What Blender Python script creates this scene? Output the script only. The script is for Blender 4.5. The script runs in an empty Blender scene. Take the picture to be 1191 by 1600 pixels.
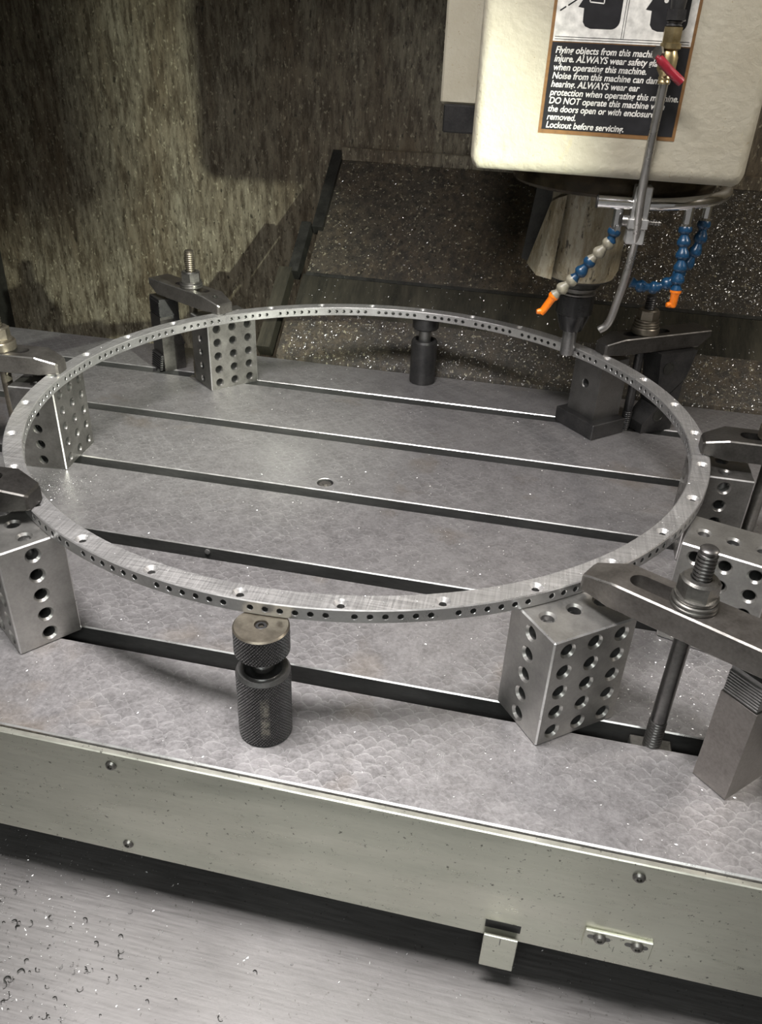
import bpy, bmesh, math, random
from mathutils import Vector, Matrix
S = 0.0169            # one drawing unit (a third of a 2 inch module) in metres
PI = math.pi
sc = bpy.context.scene
C = sc.collection
# ---------------------------------------------------------------- camera
cam = bpy.data.cameras.new('camera'); co = bpy.data.objects.new('camera', cam); C.objects.link(co)
cam.sensor_fit = 'VERTICAL'; cam.sensor_height = 32.0; cam.lens = 1263.5468 / 1600 * 32.0
cam.clip_start = 0.02; cam.clip_end = 50
rr, uu, ff = (Vector(v) for v in ((0.97625327, 0.21308798, 0.03902636), (-0.14323218, 0.49976102, 0.85423853), (-0.16252411, 0.839543, -0.51841438)))
M = Matrix((rr, uu, -ff)).transposed().to_4x4(); M.translation = Vector((5.25762905, -46.6594234, 27.6518889)) * S
co.matrix_world = M; sc.camera = co
# ---------------------------------------------------------------- world, lamps, exposure
sc.view_settings.view_transform = 'Standard'; sc.view_settings.look = 'None'
sc.view_settings.gamma = 1; sc.view_settings.use_curve_mapping = False
sc.view_settings.exposure = 0.0
w = bpy.data.worlds.new('world'); sc.world = w; w.use_nodes = True
w.node_tree.nodes['Background'].inputs[0].default_value = (1.0, 0.97, 0.93, 1)
w.node_tree.nodes['Background'].inputs[1].default_value = 0.20
def area(name, loc, target, size, power, col, sy=None):
    l = bpy.data.lights.new(name, 'AREA'); l.energy = power; l.color = col; l.size = size * S
    if sy: l.shape = 'RECTANGLE'; l.size_y = sy * S
    o = bpy.data.objects.new(name, l); C.objects.link(o); o.location = Vector(loc) * S
    d = (Vector(target) - Vector(loc)).normalized(); o.rotation_euler = d.to_track_quat('-Z', 'Y').to_euler()
    return o
o_ = area('work_light', (-8, -25, 64), (-5, -14, 0), 30, 10.0, (1.0, 0.965, 0.955), 12); o_.data.spread = math.radians(110)
area('shop_light', (0, -100, 62), (0, -20, 0), 60, 10.0, (0.95, 1.0, 0.97), 16)
sl = bpy.data.lights.new('cabinet_lamp', 'SPOT'); sl.energy = 105.0; sl.color = (0.96, 1.0, 0.86); sl.spot_size = math.radians(46); sl.spot_blend = .75; sl.shadow_soft_size = .5 * S
area('side_fill', (54, -4, 52), (14, 36, 6), 6, 5.0, (1.0, 0.93, 0.85))  # added fill without a fixture, lifts the right of the way cover
so = bpy.data.objects.new('cabinet_lamp', sl); C.objects.link(so); so.location = Vector((30, -25.5, 27.5)) * S
so.rotation_euler = (Vector((-64, 36, 3)) - Vector((30, -25.5, 27.5))).to_track_quat('-Z', 'Y').to_euler()

# ---------------------------------------------------------------- mesh helpers
class MB:
    def __init__(s): s.v = []; s.f = []; s.m = []
    def add(s, vs, fs, m=0):
        o = len(s.v); s.v += [Vector(v) for v in vs]; s.f += [[i + o for i in f] for f in fs]; s.m += [m] * len(fs)
    def poly(s, vs, m=0): s.add(vs, [list(range(len(vs)))], m)
    def build(s, name, mats, parent=None, base=None, smooth=30, merge=True, recalc=True, orient=None):
        """verts are in drawing units, world space; origin goes to base"""
        if not isinstance(mats, (list, tuple)): mats = [mats]
        if base is None: base = parent['_b'] if parent is not None else (0, 0, 0)
        b = Vector(base)
        me = bpy.data.meshes.new(name)
        me.from_pydata([tuple((v - b) * S) for v in s.v], [], s.f)
        for m in mats: me.materials.append(m)
        me.polygons.foreach_set('material_index', s.m)
        if merge or recalc:
            bm = bmesh.new(); bm.from_mesh(me)
            if merge: bmesh.ops.remove_doubles(bm, verts=bm.verts, dist=1e-6)
            if orient:
                bm.normal_update()
                for f in bm.faces:
                    c = f.calc_center_median() / S + b
                    if f.material_index != orient[1] and f.normal.dot(c - orient[0](c)) < 0: f.normal_flip()
            elif recalc: bmesh.ops.recalc_face_normals(bm, faces=bm.faces)
            bm.to_mesh(me); bm.free()
        if smooth:
            me.polygons.foreach_set('use_smooth', [True] * len(me.polygons))
            me.set_sharp_from_angle(angle=math.radians(smooth))
        me.update()
        o = bpy.data.objects.new(name, me); C.objects.link(o)
        if parent is not None:
            o.parent = parent; o.location = (b - Vector(parent['_b'])) * S
        else: o.location = b * S
        o['_b'] = tuple(b); return o
def tag(o, label=None, cat=None, group=None, kind=None):
    if label: o['label'] = label
    if cat: o['category'] = cat
    if group: o['group'] = group
    if kind: o['kind'] = kind
    return o
def empty(name, loc, label, cat, group=None):
    o = bpy.data.objects.new(name, None); C.objects.link(o); o.empty_display_size = 0.02
    o.location = Vector(loc) * S; o['_b'] = tuple(loc); return tag(o, label, cat, group)
def frame(n):
    n = Vector(n).normalized(); a = Vector((0, 0, 1)) if abs(n.z) < .9 else Vector((1, 0, 0))
    u = a.cross(n).normalized(); return u, n.cross(u).normalized(), n
def lathe(mb, c, ax, prof, seg=32, m=0, caps=True, phase=0.0):
    """prof: list of (radius, height along ax)"""
    u, v, n = frame(ax); c = Vector(c); vs = []
    for r, h in prof:
        for k in range(seg):
            a = 2 * PI * (k + phase) / seg; vs.append(c + n * h + (u * math.cos(a) + v * math.sin(a)) * r)
    fs = [[i * seg + k, i * seg + (k + 1) % seg, (i + 1) * seg + (k + 1) % seg, (i + 1) * seg + k] for i in range(len(prof) - 1) for k in range(seg)]
    if caps: fs += [list(range(seg))[::-1], [(len(prof) - 1) * seg + k for k in range(seg)]]
    mb.add(vs, fs, m)
def tube(mb, pts, r, seg=14, m=0, caps=True):
    pts = [Vector(p) for p in pts]; vs = []; ref = None
    for i, p in enumerate(pts):
        t = (pts[min(i + 1, len(pts) - 1)] - pts[max(i - 1, 0)]).normalized()
        if ref is None: ref = frame(t)[0]
        ref = (ref - t * ref.dot(t)).normalized(); b = t.cross(ref); rad = r[i] if isinstance(r, (list, tuple)) else r
        vs += [p + (ref * math.cos(2 * PI * k / seg) + b * math.sin(2 * PI * k / seg)) * rad for k in range(seg)]
    n = len(pts); fs = [[i * seg + k, i * seg + (k + 1) % seg, (i + 1) * seg + (k + 1) % seg, (i + 1) * seg + k] for i in range(n - 1) for k in range(seg)]
    if caps: fs += [list(range(seg))[::-1], [(n - 1) * seg + k for k in range(seg)]]
    mb.add(vs, fs, m)
def smoothpath(pts, n=6):
    pts = [Vector(p) for p in pts]; out = []
    P = [pts[0] * 2 - pts[1]] + pts + [pts[-1] * 2 - pts[-2]]
    for i in range(1, len(P) - 2):
        for k in range(n):
            t = k / n; a, b, c, d = P[i - 1:i + 3]
            out.append(.5 * ((2 * b) + (c - a) * t + (2 * a - 5 * b + 4 * c - d) * t * t + (3 * b - a - 3 * c + d) * t ** 3))
    return out + [pts[-1]]
def hull(mb, pts, m=0):
    bm = bmesh.new(); vs = [bm.verts.new(p) for p in pts]
    bmesh.ops.convex_hull(bm, input=vs); bm.verts.ensure_lookup_table()
    loose = [v for v in bm.verts if not v.link_faces]; bmesh.ops.delete(bm, geom=loose, context='VERTS')
    bmesh.ops.dissolve_limit(bm, angle_limit=.01, verts=bm.verts, edges=bm.edges)
    bm.verts.index_update(); mb.add([v.co.copy() for v in bm.verts], [[v.index for v in f.verts] for f in bm.faces], m); bm.free()
def box(mb, lo, hi, ch=0.0, rot=0.0, org=None, m=0):
    """chamfered box between two corners; rot about z through org"""
    pts = []
    for i in range(8):
        s = [(i >> k) & 1 for k in range(3)]; c = [hi[k] if s[k] else lo[k] for k in range(3)]
        if ch:
            for k in range(3):
                q = [c[j] + (0 if j == k else (-ch if s[j] else ch)) for j in range(3)]; pts.append(Vector(q))
        else: pts.append(Vector(c))
    if rot:
        o = Vector(org or lo); R = Matrix.Rotation(rot, 3, 'Z'); pts = [R @ (p - o) + o for p in pts]
    hull(mb, pts, m)
def cell(mb, f, u0, u1, v0, v1, r, rb, ds, db, seg=16, m=0, mb_in=1, cap=True):
    """one rectangle with a countersunk bore. f(u,v,d)->point, d = depth below the surface"""
    cu, cv = (u0 + u1) / 2, (v0 + v1) / 2; hu, hv = (u1 - u0) / 2, (v1 - v0) / 2; vs = []
    cor = [(hu, hv), (-hu, hv), (-hu, -hv), (hu, -hv)]
    ang = [2 * PI * (k + .5) / seg for k in range(seg)]
    snap = {}
    for x, y in cor:
        a = math.atan2(y, x) % (2 * PI); snap[min(range(seg), key=lambda k: abs((ang[k] - a + PI) % (2 * PI) - PI))] = (x, y)
    for k, a in enumerate(ang):
        if k in snap: x, y = snap[k]
        else:
            c, s = math.cos(a), math.sin(a); t = min(hu / abs(c) if abs(c) > 1e-9 else 1e9, hv / abs(s) if abs(s) > 1e-9 else 1e9); x, y = c * t, s * t
        vs.append(f(cu + x, cv + y, 0))
    for rad, d in ((r, 0), (rb, ds), (rb, db)):
        vs += [f(cu + math.cos(a) * rad, cv + math.sin(a) * rad, d) for a in ang]
    Q = lambda i: [[i * seg + k, i * seg + (k + 1) % seg, (i + 1) * seg + (k + 1) % seg, (i + 1) * seg + k] for k in range(seg)]
    mb.add(vs, Q(0) + Q(1), m); mb.add(vs, Q(2) + ([[3 * seg + k for k in range(seg)]] if cap else []), mb_in)

# ---------------------------------------------------------------- materials
class NT:
    def __init__(s, name):
        s.mat = bpy.data.materials.new(name); s.mat.use_nodes = True; s.t = s.mat.node_tree
        s.b = s.t.nodes['Principled BSDF']; s.tc = s.t.nodes.new('ShaderNodeTexCoord')
    def _in(s, sock, v):
        if hasattr(v, 'is_output') or isinstance(v, bpy.types.NodeSocket): s.t.links.new(v, sock)
        elif isinstance(v, (tuple, list)) and len(v) == 3 and sock.type == 'RGBA': sock.default_value = (*v, 1)
        else: sock.default_value = v
    def math(s, op, *a, clamp=False):
        n = s.t.nodes.new('ShaderNodeMath'); n.operation = op; n.use_clamp = clamp
        for i, v in enumerate(a): s._in(n.inputs[i], v)
        return n.outputs[0]
    def coord(s, scale=(1, 1, 1), rot=(0, 0, 0), off=(0, 0, 0)):
        n = s.t.nodes.new('ShaderNodeMapping'); s.t.links.new(s.tc.outputs['Object'], n.inputs[0])
        n.inputs['Scale'].default_value = [k / S for k in scale]; n.inputs['Rotation'].default_value = rot; n.inputs['Location'].default_value = off
        return n.outputs[0]
    def noise(s, vec, scale, detail=4, rough=.55, dist=0.0):
        n = s.t.nodes.new('ShaderNodeTexNoise'); s.t.links.new(vec, n.inputs['Vector'])
        n.inputs['Scale'].default_value = scale; n.inputs['Detail'].default_value = detail; n.inputs['Roughness'].default_value = rough; n.inputs['Distortion'].default_value = dist
        return n.outputs['Fac']
    def voro(s, vec, scale, feature='F1', out='Distance'):
        n = s.t.nodes.new('ShaderNodeTexVoronoi'); n.feature = feature; s.t.links.new(vec, n.inputs['Vector']); n.inputs['Scale'].default_value = scale
        return n.outputs[out]
    def ramp(s, v, a, b, lo=0.0, hi=1.0):
        n = s.t.nodes.new('ShaderNodeMapRange'); s._in(n.inputs[0], v)
        for i, x in enumerate((a, b, lo, hi)): n.inputs[i + 1].default_value = x
        return n.outputs[0]
    def mix(s, f, a, b):
        n = s.t.nodes.new('ShaderNodeMix'); n.data_type = 'RGBA'; s._in(n.inputs[0], f); s._in(n.inputs[6], a); s._in(n.inputs[7], b); return n.outputs[2]
    def bump(s, h, strength=.3, dist=.05, prev=None):
        n = s.t.nodes.new('ShaderNodeBump'); s._in(n.inputs['Height'], h); n.inputs['Strength'].default_value = strength; n.inputs['Distance'].default_value = dist * S
        if prev is not None: s.t.links.new(prev, n.inputs['Normal'])
        return n.outputs[0]
    def sep(s, vec):
        n = s.t.nodes.new('ShaderNodeSeparateXYZ'); s.t.links.new(vec, n.inputs[0]); return n.outputs
    def comb(s, x, y, z):
        n = s.t.nodes.new('ShaderNodeCombineXYZ')
        for i, v in enumerate((x, y, z)): s._in(n.inputs[i], v)
        return n.outputs[0]
    def done(s, col, metal=0.0, rough=.5, normal=None, spec=None):
        s._in(s.b.inputs['Base Color'], col); s._in(s.b.inputs['Metallic'], metal); s._in(s.b.inputs['Roughness'], rough)
        if normal is not None: s.t.links.new(normal, s.b.inputs['Normal'])
        if spec is not None: s.b.inputs['Specular IOR Level'].default_value = spec
        return s.mat
def metal(name, a, b, rough=.4, mt=.85, sc_=.8, bs=.15, fine=7.0, streak=(1, 1, 1)):
    n = NT(name); v = n.coord(streak); f = n.noise(v, sc_, 5, .65); g = n.noise(v, fine, 3, .6)
    k = n.ramp(n.math('ADD', n.math('MULTIPLY', f, .7), n.math('MULTIPLY', g, .3)), .35, .65)
    return n.done(n.mix(k, a, b), mt, n.ramp(f, .3, .7, rough - .06, rough + .08), n.bump(g, bs, .02))
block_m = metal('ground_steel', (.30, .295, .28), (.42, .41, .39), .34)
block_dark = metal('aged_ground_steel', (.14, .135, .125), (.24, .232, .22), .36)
hole_m = metal('drilled_steel', (.16, .16, .155), (.26, .255, .25), .38)
black_m = metal('black_oxide_steel', (.030, .030, .031), (.065, .063, .062), .36, .6)
strap_m = metal('worn_forged_steel', (.13, .12, .11), (.24, .225, .21), .36, .85, .5)
strap_dark = metal('oily_forged_steel', (.05, .047, .043), (.11, .104, .097), .34, .8, .5)
stud_m = metal('zinc_washed_steel', (.17, .165, .155), (.30, .29, .27), .32, .9)
brown_m = metal('browned_steel', (.16, .14, .11), (.28, .25, .20), .34, .85)
chrome_m = metal('chrome', (.68, .68, .68), (.82, .82, .82), .13, 1.0, .6, .05)
alu_m = metal('bare_aluminium', (.62, .62, .61), (.78, .78, .77), .38, .9)
brass_m = metal('aged_brass', (.30, .23, .11), (.46, .38, .22), .34, .95)
rod_m = metal('stainless_rod', (.42, .41, .39), (.50, .49, .47), .28, .95, .4, .04)
chip_m = metal('bright_chip', (.78, .78, .77), (.92, .92, .92), .32, .75)
dchip_m = metal('dark_chip', (.03, .03, .03), (.10, .10, .09), .4, .7)
def plastic(name, a, rough=.35):
    n = NT(name); f = n.noise(n.coord(), 2.0, 4); return n.done(n.mix(n.ramp(f, .35, .7), a, [c * .6 for c in a]), 0, rough)
blue_m = plastic('blue_plastic', (.008, .05, .115), .3); orange_m = plastic('orange_plastic', (.95, .22, .01), .33)
grey_m = plastic('stained_grey_plastic', (.27, .25, .19), .4); red_m = plastic('red_vinyl', (.27, .012, .025), .35)
white_m = plastic('label_white', (.72, .71, .66), .4); ink_m = plastic('label_black', (.018, .018, .02), .35); rust_m = plastic('rusty_glue', (.20, .10, .03), .7)

def table_mat():
    n = NT('scraped_table_steel')
    v = n.coord(); wob = n.noise(v, .55, 3); wob2 = n.noise(n.coord(off=(31, 7, 3)), .55, 3)
    x, y, z = n.sep(v)
    wob3 = n.noise(v, 2.6, 2); wob4 = n.noise(n.coord(off=(11, 3, 9)), 2.6, 2)
    x = n.math('ADD', n.math('ADD', x, n.math('MULTIPLY', wob, 1.1)), n.math('MULTIPLY', wob3, .26)); y = n.math('ADD', n.math('ADD', y, n.math('MULTIPLY', wob2, 1.0)), n.math('MULTIPLY', wob4, .18))
    W_, H_, R_ = .96, .47, .54
    def row(rn):
        par = n.math('MULTIPLY', n.math('FLOORED_MODULO', rn, 2.0), .5 * W_)
        # random jitter of each row
        jit = n.math('MULTIPLY', n.math('SINE', n.math('MULTIPLY', rn, 12.9898)), .2)
        xx = n.math('SUBTRACT', n.math('FLOORED_MODULO', n.math('ADD', n.math('ADD', x, par), jit), W_), W_ / 2)
        yy = n.math('SUBTRACT', y, n.math('MULTIPLY', rn, H_))
        return n.math('SQRT', n.math('ADD', n.math('MULTIPLY', xx, xx), n.math('MULTIPLY', yy, yy)))
    r0 = n.math('CEIL', n.math('DIVIDE', n.math('SUBTRACT', y, R_), H_)); r1 = n.math('ADD', r0, 1.0)
    d0 = row(r0); d1 = row(r1); c = n.math('LESS_THAN', d0, R_)
    d = n.math('ADD', n.math('MULTIPLY', d0, c), n.math('MULTIPLY', d1, n.math('SUBTRACT', 1.0, c)))
    dn = n.math('DIVIDE', d, R_)
    big = n.noise(n.coord(off=(5, 5, 5)), .16, 4, .6); fine = n.noise(v, 5, 5, .7); med = n.noise(v, 1.1, 4, .65)
    ex = n.ramp(big, .38, .60, .12, 1.0)
    rim = n.math('MULTIPLY', n.ramp(dn, .86, .98), ex)
    h = n.math('MULTIPLY', n.math('POWER', dn, 2.0), ex)
    # brushed scratches both ways
    st = n.noise(n.coord((.25, 6, 1), (0, 0, .5)), 1.2, 4, .7); st2 = n.noise(n.coord((6, .25, 1), (0, 0, .35)), 1.2, 4, .7)
    base = n.mix(n.ramp(med, .3, .7), (.245, .235, .236), (.345, .333, .335))
    base = n.mix(n.math('MULTIPLY', n.ramp(fine, .38, .75), .55), base, (.50, .49, .49))
    base = n.mix(n.math('MULTIPLY', n.ramp(dn, .2, .8, .16, 0), ex), base, (.17, .165, .165))
    base = n.mix(n.math('MULTIPLY', rim, .40), base, (.60, .59, .59))
    stain = n.ramp(n.noise(n.coord(off=(2, 9, 1)), .22, 3, .5), .60, .74)
    base = n.mix(n.math('MULTIPLY', stain, .38), base, (.26, .20, .13))
    scr = n.math('GREATER_THAN', n.math('MAXIMUM', st, st2), .70)
    base = n.mix(n.math('MULTIPLY', scr, .5), base, (.62, .62, .62))
    nb = n.bump(h, .24, .05); nb = n.bump(fine, .35, .03, nb)
    return n.done(base, .72, n.ramp(n.math('ADD', n.math('MULTIPLY', med, .5), n.math('MULTIPLY', fine, .5)), .3, .7, .36, .52), nb)
table_m = table_mat()
edge_m = metal('bright_edge_steel', (.50, .49, .48), (.66, .65, .64), .30, .8)
slot_m = metal('shaded_slot_steel', (.10, .10, .098), (.16, .158, .153), .45, .75, .6, .1, 7, (.3, 1, 1))  # slot walls: shade inside the slots put into a darker base colour
def ring_top_mat():
    n = NT('cross_brushed_steel')
    a = n.noise(n.coord((.35, 9, 1), (0, 0, .25)), 1.1, 5, .7); b = n.noise(n.coord((9, .35, 1), (0, 0, .55)), 1.1, 5, .7); m = n.noise(n.coord(), .35, 3)
    k = n.ramp(n.math('ADD', n.math('MULTIPLY', a, .5), n.math('MULTIPLY', b, .5)), .36, .64)
    c = n.mix(k, (.30, .295, .29), (.62, .61, .60)); c = n.mix(n.ramp(m, .45, .62, 0, .45), c, (.33, .325, .32))
    return n.done(c, .75, n.ramp(k, 0, 1, .34, .48), n.bump(k, .25, .03))
ringtop_m = ring_top_mat()
ringside_m = metal('turned_steel', (.42, .415, .41), (.54, .535, .53), .30, .85, .5, .08)
def wall_mat(name, a, b, dirt, rough=.42):
    n = NT(name)
    v = n.coord(); vs_ = n.coord((1, 1, .22)); big = n.noise(n.coord((1, 1, .5)), .07, 4, .6); st = n.noise(n.coord((1, 1, .10)), .55, 5, .7)
    mid = n.noise(vs_, 1.3, 6, .8); sp = n.noise(n.coord((1, 1, .38)), 2.3, 3, .7); sp2 = n.noise(n.coord((1, 1, .5), off=(9, 2, 4)), .9, 4, .8)
    c = n.mix(n.ramp(n.math('ADD', n.math('MULTIPLY', big, .6), n.math('MULTIPLY', st, .4)), .38, .62), a, b)
    c = n.mix(n.ramp(mid, .42, .60, 0, .9), c, dirt)
    c = n.mix(n.ramp(sp, .60, .68, 0, .8), c, (.012, .010, .006))
    c = n.mix(n.ramp(sp2, .66, .72, 0, .85), c, (.010, .009, .006))
    c = n.mix(n.ramp(n.noise(n.coord((1, 1, .5), off=(3, 3, 3)), 3.4, 2, .6), .62, .7, 0, .5), c, (.45, .42, .30))
    nb = n.bump(mid, .4, .12); nb = n.bump(sp, .4, .06, nb)
    return n.done(c, 0.0, n.ramp(mid, .3, .7, rough - .08, rough + .15), nb)
wall_m = wall_mat('grimy_cream_paint', (.265, .248, .185), (.125, .098, .062), (.042, .031, .018))
cover_m = wall_mat('oily_dark_steel', (.050, .047, .040), (.090, .072, .05), (.024, .022, .019), .30)
coverlow_m = metal('oiled_sheet_steel', (.050, .050, .043), (.125, .115, .085), .30, .7, .35, .15, 5, (1, .2, .2))
side_m = metal('dark_rail_steel', (.022, .022, .02), (.05, .05, .044), .4, .5)
def pan_mat(name, a, b, rough, streak, metal_=.8, dark=.0, rot=0.0, wavy=0):
    n = NT(name); v = n.coord(); st = n.noise(n.coord(streak, (0, 0, rot)), 1.2, 5, .7); m = n.noise(v, .12, 3, .5); f = n.noise(v, 3.5, 5, .7)
    c = n.mix(n.ramp(n.math('ADD', n.math('MULTIPLY', st, .5), n.math('MULTIPLY', m, .5)), .38, .62), a, b)
    spk = n.ramp(n.noise(n.coord((1, 1, 1), (0.3, .5, .4)), 4.2, 3, .7), .64, .70, 0, dark); c = n.mix(spk, c, (.06, .055, .045))
    nb = n.bump(f, .1 if wavy else .2, .03)
    if wavy: nb = n.bump(n.noise(n.coord((.35, 1, 1.2)), .16, 2, .4), 1.0, wavy, nb)
    return n.done(c, metal_, n.ramp(st, .3, .7, rough - .05, rough + .1), nb)
panel_m = pan_mat('brushed_galvanised_sheet', (.62, .62, .54), (.74, .74, .65), .30, (.5, 1, 3), .85, .75, 0, .9)
pan_m = pan_mat('scuffed_pan_steel', (.17, .164, .160), (.27, .262, .257), .46, (.3, 6, 1), .75, .5, -.15)
def head_mat():
    n = NT('stippled_beige_paint'); v = n.coord(); f = n.noise(v, 2.6, 4, .6); g = n.noise(v, .3, 4, .6); s_ = n.noise(v, 3.0, 4, .75); e = n.noise(n.coord((1, 1, .4)), .6, 5, .7)
    c = n.mix(n.ramp(g, .35, .7), (.425, .40, .32), (.375, .345, .265)); c = n.mix(n.ramp(s_, .64, .70, 0, .75), c, (.22, .17, .08)); c = n.mix(n.ramp(e, .62, .75, 0, .6), c, (.50, .43, .22))
    return n.done(c, 0, .38, n.bump(f, .5, .12))
head_m = head_mat()
cast_m = wall_mat('stained_white_paint', (.42, .40, .33), (.36, .32, .22), (.20, .16, .09), .35)
def knurl_mat():
    n = NT('knurled_black_steel'); x, y, z = n.sep(n.coord()); a = n.math('ARCTAN2', y, x)
    s1 = n.math('SINE', n.math('ADD', n.math('MULTIPLY', a, 52.0), n.math('MULTIPLY', z, 36.0)))
    s2 = n.math('SINE', n.math('SUBTRACT', n.math('MULTIPLY', a, 52.0), n.math('MULTIPLY', z, 36.0)))
    h = n.math('MINIMUM', n.math('ADD', s1, .35), s2)
    # rubbed stripe on one side
    wr = n.math('MULTIPLY', n.ramp(n.math('ABSOLUTE', n.math('ADD', a, 1.22)), .10, .20, 1, 0), n.math('MULTIPLY', n.ramp(z, .5, .8), n.ramp(z, 2.6, 2.95, 1, 0)))
    wr = n.math('MULTIPLY', wr, n.ramp(n.noise(n.coord(), 4, 4, .7), .42, .55, .2, .9))
    c = n.mix(n.ramp(h, -1.0, 1.1), (.010, .010, .010), (.13, .13, .13)); c = n.mix(wr, c, (.26, .25, .21))
    return n.done(c, .7, .36, n.bump(h, 1.0, .05))
knurl_m = knurl_mat()

# ---------------------------------------------------------------- the setting
def wallbox(name, lo, hi, m):
    b = MB(); box(b, lo, hi); return tag(b.build(name, m, smooth=0), kind='structure')
wallbox('wall_back', (-61.3, 43, -14), (62, 44.5, 75), wall_m)
wallbox('wall_left', (-63, -40, -14), (-61.3, 44.5, 75), side_m)
wallbox('wall_right', (62, -40, -14), (63.5, 44.5, 75), wall_m)
wallbox('floor', (-64, -62, -11), (64, 44.5, -10), pan_m)
wallbox('lintel_blocker', (-63, -32, 30.5), (63, -31, 75), wall_m)  # unseen lintel, added to keep front light off the upper back wall
wallbox('ceiling_blocker', (-63, -32, 72), (63, 44.5, 74), side_m)  # unseen, added to block world light from above
b = MB(); box(b, (16.6, -19.6, 25.4), (22.6, -18.6, 37), 0); tag(b.build('light_blocker', side_m, smooth=0), kind='structure')  # unseen panel near the spot, added to cut the wall streak's left edge
b = MB(); box(b, (-17.9, 42.2, 15.0), (60, 43.1, 16.3), .08)
tag(b.build('trim_1', wall_m), 'speckled cream ledge along the top of the sloping way cover', kind='structure')

# way cover: three telescoping sheets that slope up behind the table
k = 15.6 / 20.1
wc = empty('way_cover', (0, 23, -2), 'oily dark sloping steel way cover behind the table, speckled with chips', 'way cover')
def slope(x, y, n=0.0):   # point on the cover plane lifted n along its normal
    L = math.hypot(1, k); return Vector((x, y - n * k / L, k * (y - 22.9) + n / L))
def slab(name, x0, x1, y0, y1, n0, n1, m, ch=.06):
    b = MB(); pts = []
    for x in (x0, x1):
        for y in (y0, y1):
            for n_ in (n0, n1): pts.append(slope(x, y, n_))
    if n1 == .28: pts += [Vector((x, y, -3)) for x in (x0, x1) for y in (23.0, 24.0)] + [Vector((x, 23.0, .1)) for x in (x0, x1)]
    hull(b, pts); return b.build(name, m, wc)
slab('cover_panel', -18.3, 58, 30.6, 42.9, -.5, 0, cover_m)
slab('cover_panel', -18.6, 58, 27.0, 30.6, -.5, .14, coverlow_m)
slab('cover_panel', -19.0, 58, 23.05, 27.0, -.5, .28, cover_m)
slab('cover_edge', -18.3, 58, 30.45, 30.75, .0, .2, side_m)
slab('side_rail', -18.9, -17.8, 34.9, 42.9, -.6, .55, side_m)
slab('side_rail', -20.0, -19.0, 30.4, 35.2, -.6, .75, side_m)
slab('side_rail', -20.9, -19.6, 23.3, 30.6, -.6, .95, coverlow_m)

# ---------------------------------------------------------------- machine table
TX0, TX1, TY0, TY1 = -57, 57, -24.50, 22.9
tb = empty('machine_table', (0, 0, -6), 'grey scraped steel machine table with five long T slots', 'machine table')
slots = [-17.44 + 8.656 * i for i in range(5)]
b = MB(); cc = .07
prof = [(TY0, -3.2, 0), (TY0, -cc, 2), (TY0 + cc, 0, 0)]      # (y, z, material of the face starting here)
for yb in slots:
    yf = yb - 1.10
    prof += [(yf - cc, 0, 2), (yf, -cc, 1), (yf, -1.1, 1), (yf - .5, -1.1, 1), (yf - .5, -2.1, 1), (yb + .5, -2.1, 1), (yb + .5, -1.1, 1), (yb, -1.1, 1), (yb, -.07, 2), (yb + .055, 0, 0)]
prof += [(TY1 - cc, 0, 2), (TY1, -cc, 0), (TY1, -3.2, 0)]
# top strip in front of the drain plug is cut round the plug hole
px, py, pr = -8.03, .95, .62
for i, (y, z, m_) in enumerate(prof):
    y2, z2, _ = prof[(i + 1) % len(prof)]
    if z == 0 and z2 == 0 and y < py < y2:
        b.poly([(TX0, y, 0), (px - 2, y, 0), (px - 2, y2, 0), (TX0, y2, 0)], 0); b.poly([(px + 2, y, 0), (TX1, y, 0), (TX1, y2, 0), (px + 2, y2, 0)], 0)
        b.poly([(px - 2, 2 * py - y, 0), (px + 2, 2 * py - y, 0), (px + 2, y2, 0), (px - 2, y2, 0)], 0)
        cell(b, lambda u, v, d: Vector((u, v, -d)), px - 2, px + 2, y, 2 * py - y, pr, pr - .05, .05, .45, 32, 0, 1, True)
        yy = 2 * py - y
        continue
    b.poly([(TX0, y, z), (TX1, y, z), (TX1, y2, z2), (TX0, y2, z2)], m_)
for x in (TX0, TX1): b.poly([(x, y, z) for y, z, _ in prof], 0)
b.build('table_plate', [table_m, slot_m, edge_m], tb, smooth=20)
b = MB(); lathe(b, (px, py, -.30), (0, 0, 1), [(.50, 0), (.50, .1), (.40, .18), (.2, .14)], 24); lathe(b, (px, py, -.22), (0, 0, 1), [(.17, 0), (.17, .12), (.1, .12)], 6)
b.build('drain_plug', strap_m, tb)
b = MB(); box(b, (TX0 + 1, TY0 + 5.0, -9.9), (TX1 - 1, TY1 - .5, -3.2)); b.build('table_body', side_m, tb)
for sx, sy in ((7.95, slots[0]), (-12.7, slots[1])):     # small half-round notches in the slot lips
    b = MB(); lathe(b, (sx, sy - .03, -.32), (0, -1, 0), [(.17, 0), (.17, .05), (.10, .06)], 16); b.build('slot_pin', edge_m, tb)

# front sheet: the saddle cover under the table lip
sv = empty('saddle_cover', (0, -24.9, -7.1), 'shiny greyish sheet steel apron with screws below the front edge of the table', 'sheet cover')
b = MB(); box(b, (-42, -24.75, -7.05), (42, -24.53, -.22), .04); b.build('sheet', panel_m, sv)
b = MB(); box(b, (-42, -24.85, -.30), (42, -24.55, -.10), .05); b.build('top_lip', panel_m, sv)
def screw(parent, x, z, y=-24.75, r=.26):
    b = MB(); lathe(b, (x, y, z), (0, -1, 0), [(r, 0), (r, .05), (r * .72, .14), (r * .42, .16), (r * .40, .06), (0.01, .06)], 20); b.build('screw', stud_m, parent)
for sx, sz in ((-10.62, -.95), (-10.5, -6.3), (12.13, -1.0)): screw(sv, sx, sz)
b = MB(); box(b, (10.68, -24.9, -6.05), (13.5, -24.75, -4.85), .04)
pl = b.build('slotted_plate', panel_m, sv)
b = MB()
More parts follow.
